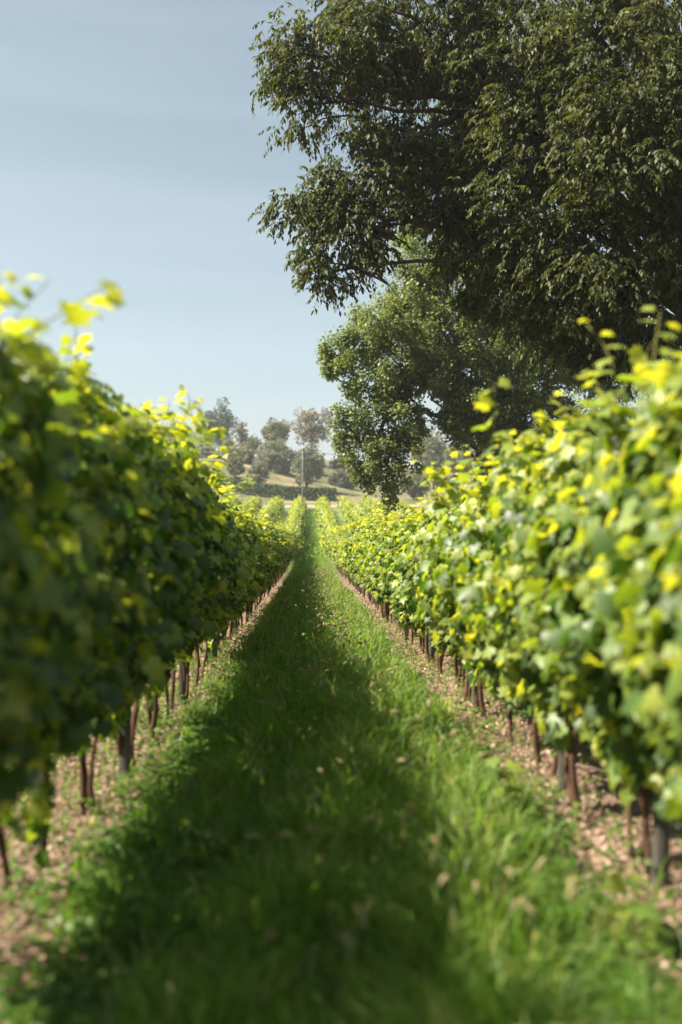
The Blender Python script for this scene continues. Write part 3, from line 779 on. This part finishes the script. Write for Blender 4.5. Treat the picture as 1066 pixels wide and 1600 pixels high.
FT = [
 (312, 373, 614, 706, 235, M_far_dark, 'dark rounded tree standing on the hilltop left of the valley', {}),
 (448, 526, 622, 706, 215, M_far_tan, 'tan thinning tree on the hillside left of the big trees', dict(dens=.5, n=3200)),
 (408, 456, 648, 705, 212, M_far_olive, 'small olive-green tree between the dark and the tan one', {}),
 (362, 392, 652, 700, 218, M_far_tan, 'slender tan sapling right beside the dark rounded tree', dict(dens=.4, n=700)),
 (392, 468, 688, 752, 188, M_far_grey, 'grey-green bushy tree above the clipped hedge', {}),
 (346, 402, 690, 735, 192, M_far_olive, 'olive tree with a thin bare trunk above the hedge on the left', dict(dens=.6)),
 (446, 512, 688, 762, 176, M_far_grey, 'tall pale willow-like bush behind the white pole', dict(dens=.65)),
 (300, 352, 690, 752, 200, M_far_grey, 'pale bush half hidden by the tips of the left hedge', {}),
 (505, 560, 735, 768, 190, M_far_olive, 'low rounded bush at the foot of the bare bank', dict(dens=.8)),
 (640, 715, 668, 752, 190, M_far_olive, 'hazy olive tree seen below the branches of the big tree', {}),
 (690, 742, 688, 760, 175, M_far_grey, 'pale grey-green bush seen just left of the big trunk', dict(dens=.6)),
 (716, 752, 672, 735, 260, M_far_dark, 'dark bluish conifer in the gap beside the big trunk', dict(dens=.9)),
 (625, 672, 735, 780, 168, M_far_olive, 'dark low bush under the sweeping branch', dict(dens=.9)),
 (515, 548, 668, 720, 245, M_far_grey, 'faint grey tree on the skyline left of the big trees', dict(dens=.6, n=900)),
 (238, 318, 655, 735, 225, M_far_olive, 'tree on the hill behind the top of the left hedge', {}),
 (352, 384, 712, 748, 172, M_far_olive, 'low scrubby bush behind the left part of the hedge', dict(n=1500)),
 (384, 424, 722, 756, 170, M_far_grey, 'low greyish bush right behind the middle of the hedge', dict(n=1500)),
 (420, 452, 690, 722, 205, M_far_dark, 'small dark bush under the olive-green tree', dict(n=1500)),
 (340, 376, 682, 716, 226, M_far_olive, 'thicket bush at the foot of the dark rounded tree', dict(n=1500)),
 (376, 412, 676, 712, 222, M_far_grey, 'pale thicket bush under the slender tan sapling', dict(n=1500)),
 (470, 508, 706, 742, 200, M_far_olive, 'rounded bush at the foot of the tan tree', dict(n=1500)),
 (515, 552, 712, 742, 215, M_far_dark, 'dark bush on top of the bare bank', dict(n=1200)),
 (660, 705, 712, 762, 180, M_far_dark, 'dark bush in the shade below the big tree', dict(n=1800)),
 (770, 860, 665, 750, 210, M_far_olive, 'hillside tree right of the big trunk behind the vines', {}),
]
for i, (a, b_, c_, d_, z, m_, lab, kw) in enumerate(FT):
    bush = 'bush' in lab
    far_tree(a, b_, c_, d_, z, m_, lab, 'bush' if bush else 'tree', 'hillside_bush' if bush else 'hillside_tree', seed=40 + i, **kw)

# clipped hedge that bends along the foot of the hill
hp = np.array([P(310, 768, 166)[:2], P(345, 768, 160)[:2], P(400, 770, 153)[:2], P(455, 778, 149)[:2], P(524, 780, 147)[:2]])
tt = np.linspace(0, 4, 60); hx = np.interp(tt, range(5), hp[:, 0]); hy = np.interp(tt, range(5), hp[:, 1])
hb = np.array([hx[30], hy[30], float(H(hx[30], hy[30]))])
hedge = link('hedge', None, loc=hb, label='long dark clipped hedge curving along the foot of the hill', category='hedge')
n = 15000; q = rng.uniform(0, 4, n); x = np.interp(q, range(5), hp[:, 0]); y = np.interp(q, range(5), hp[:, 1])
fa = rng.integers(0, 3, n); a = rng.uniform(-.85, .85, n); zz = rng.uniform(.05, 1.75, n)
x = x + a * .3; y = y + np.where(fa == 0, -.9 + rng.normal(0, .08, n), a)
zz = np.where(fa == 1, 1.72 + rng.normal(0, .07, n), zz)
p = np.stack([x, y, H(x, y) + zz], -1) - hb
nr = np.where((fa == 1)[:, None], np.array([0, 0, 1.]), np.array([0, -1., .25])) + rng.normal(0, .4, (n, 3))
g = Geo(); g.add(*scatter(OVAL_V * np.array([1.4, 1, 1]), OVAL_F, p, rng.normal(0, 1, (n, 3)), nr, rng.uniform(.2, .4, n), np.clip(rng.normal(.5, .25, n), 0, 1)))
f = link('foliage', g.mesh('hedge_foliage', M_far_hedge), hedge); f['kind'] = 'stuff'
g = Geo()
for s in np.linspace(.1, 3.9, 24):
    x = float(np.interp(s, range(5), hp[:, 0])); y = float(np.interp(s, range(5), hp[:, 1])); z = float(H(x, y))
    g.add(*tube(np.array([(x, y, z - .1), (x + .1, y, z + .7), (x, y + .1, z + 1.5)]) - hb, .05, 5))
link('stems', g.mesh('hedge_stems', M_bark), hedge)

# pale pole with overhead wires at the end of the path
pb = P(473, 795, 112); pb[2] = float(H(pb[0], pb[1]))
ptop = P(473, 704, 112)[2]
pole = link('utility_pole', None, loc=pb, label='slim pale pole standing at the far end of the path', category='pole')
hh = ptop - pb[2]
g = Geo(); g.add(*tube(np.array([(0, 0, -.5), (0, 0, hh * .5), (0, 0, hh)]), np.array([.09, .075, .06]), 10)); link('shaft', g.mesh('pole_shaft', M_pole, True), pole)
g = Geo(); g.add(*tube(np.array([(-.55, 0, hh - .35), (0, -.01, hh - .35), (.55, 0, hh - .35)]), .04, 6)); link('crossarm', g.mesh('pole_crossarm', M_pole), pole)
for dx in (-.5, .5):
    g = Geo(); g.add(*tube(np.array([(dx, 0, hh - .32), (dx, 0, hh - .24), (dx, 0, hh - .16)]), np.array([.03, .055, .03]), 7)); link('insulator', g.mesh('pole_insulator', M_pole), pole)
for dx, dz, lab in ((-.5, 0, 'thin overhead wire crossing the valley, left one at the pole'), (.5, 0, 'thin overhead wire crossing the valley, right one at the pole')):
    a = pb + np.array([-70, 8 + dx * 2, hh + 1.2]); m_ = pb + np.array([dx, 0, hh - .14]); e = pb + np.array([70, 14 + dx * 2, hh - .6])
    g = Geo(); g.add(*tube(np.concatenate([curve(a, m_, (0, 0, -1.2), 16)[:-1], curve(m_, e, (0, 0, -1.2), 16)]), .016, 4))
    o = link('overhead_wire', g.mesh('overhead_wire', M_wire), label=lab, category='wire', group='overhead wires')

# wire fence posts in the meadow right of the big trunk
FP = post_mesh(.12, 1.3)
for i, px in enumerate((652, 674, 696, 718, 740)):
    q = P(px, 752, 160 + i * 1.5); z = float(H(q[0], q[1]))
    link('fence_post', FP, loc=(q[0], q[1], z), label='thin dark fence post in the dry meadow under the big tree', category='fence post', group='fence posts in the meadow')

# ------------------------------------------------------------------ haze in the valley air
def haze(density):
    me = bpy.data.meshes.new('haze')
    a, b, z0, z1 = -640, 640, -6.0, 34.0
    V = [(x, y, z) for z in (z0, z1) for x, y in ((a, -60), (b, -60), (b, 640), (a, 640))]
    me.from_pydata(V, [], [(3, 2, 1, 0), (4, 5, 6, 7), (0, 1, 5, 4), (1, 2, 6, 5), (2, 3, 7, 6), (3, 0, 4, 7)])
    m, nt, N, L = new_mat('haze_air')
    v = N.new('ShaderNodeVolumePrincipled'); v.inputs['Color'].default_value = (.90, .93, 1.0, 1); v.inputs['Density'].default_value = density
    v.inputs['Anisotropy'].default_value = .3
    o = N.new('ShaderNodeOutputMaterial'); L.new(v.outputs[0], o.inputs['Volume'])
    me.materials.append(m)
    link('haze', me, kind='stuff', label='thin pale haze filling the valley air', category='haze')
haze(.0005)
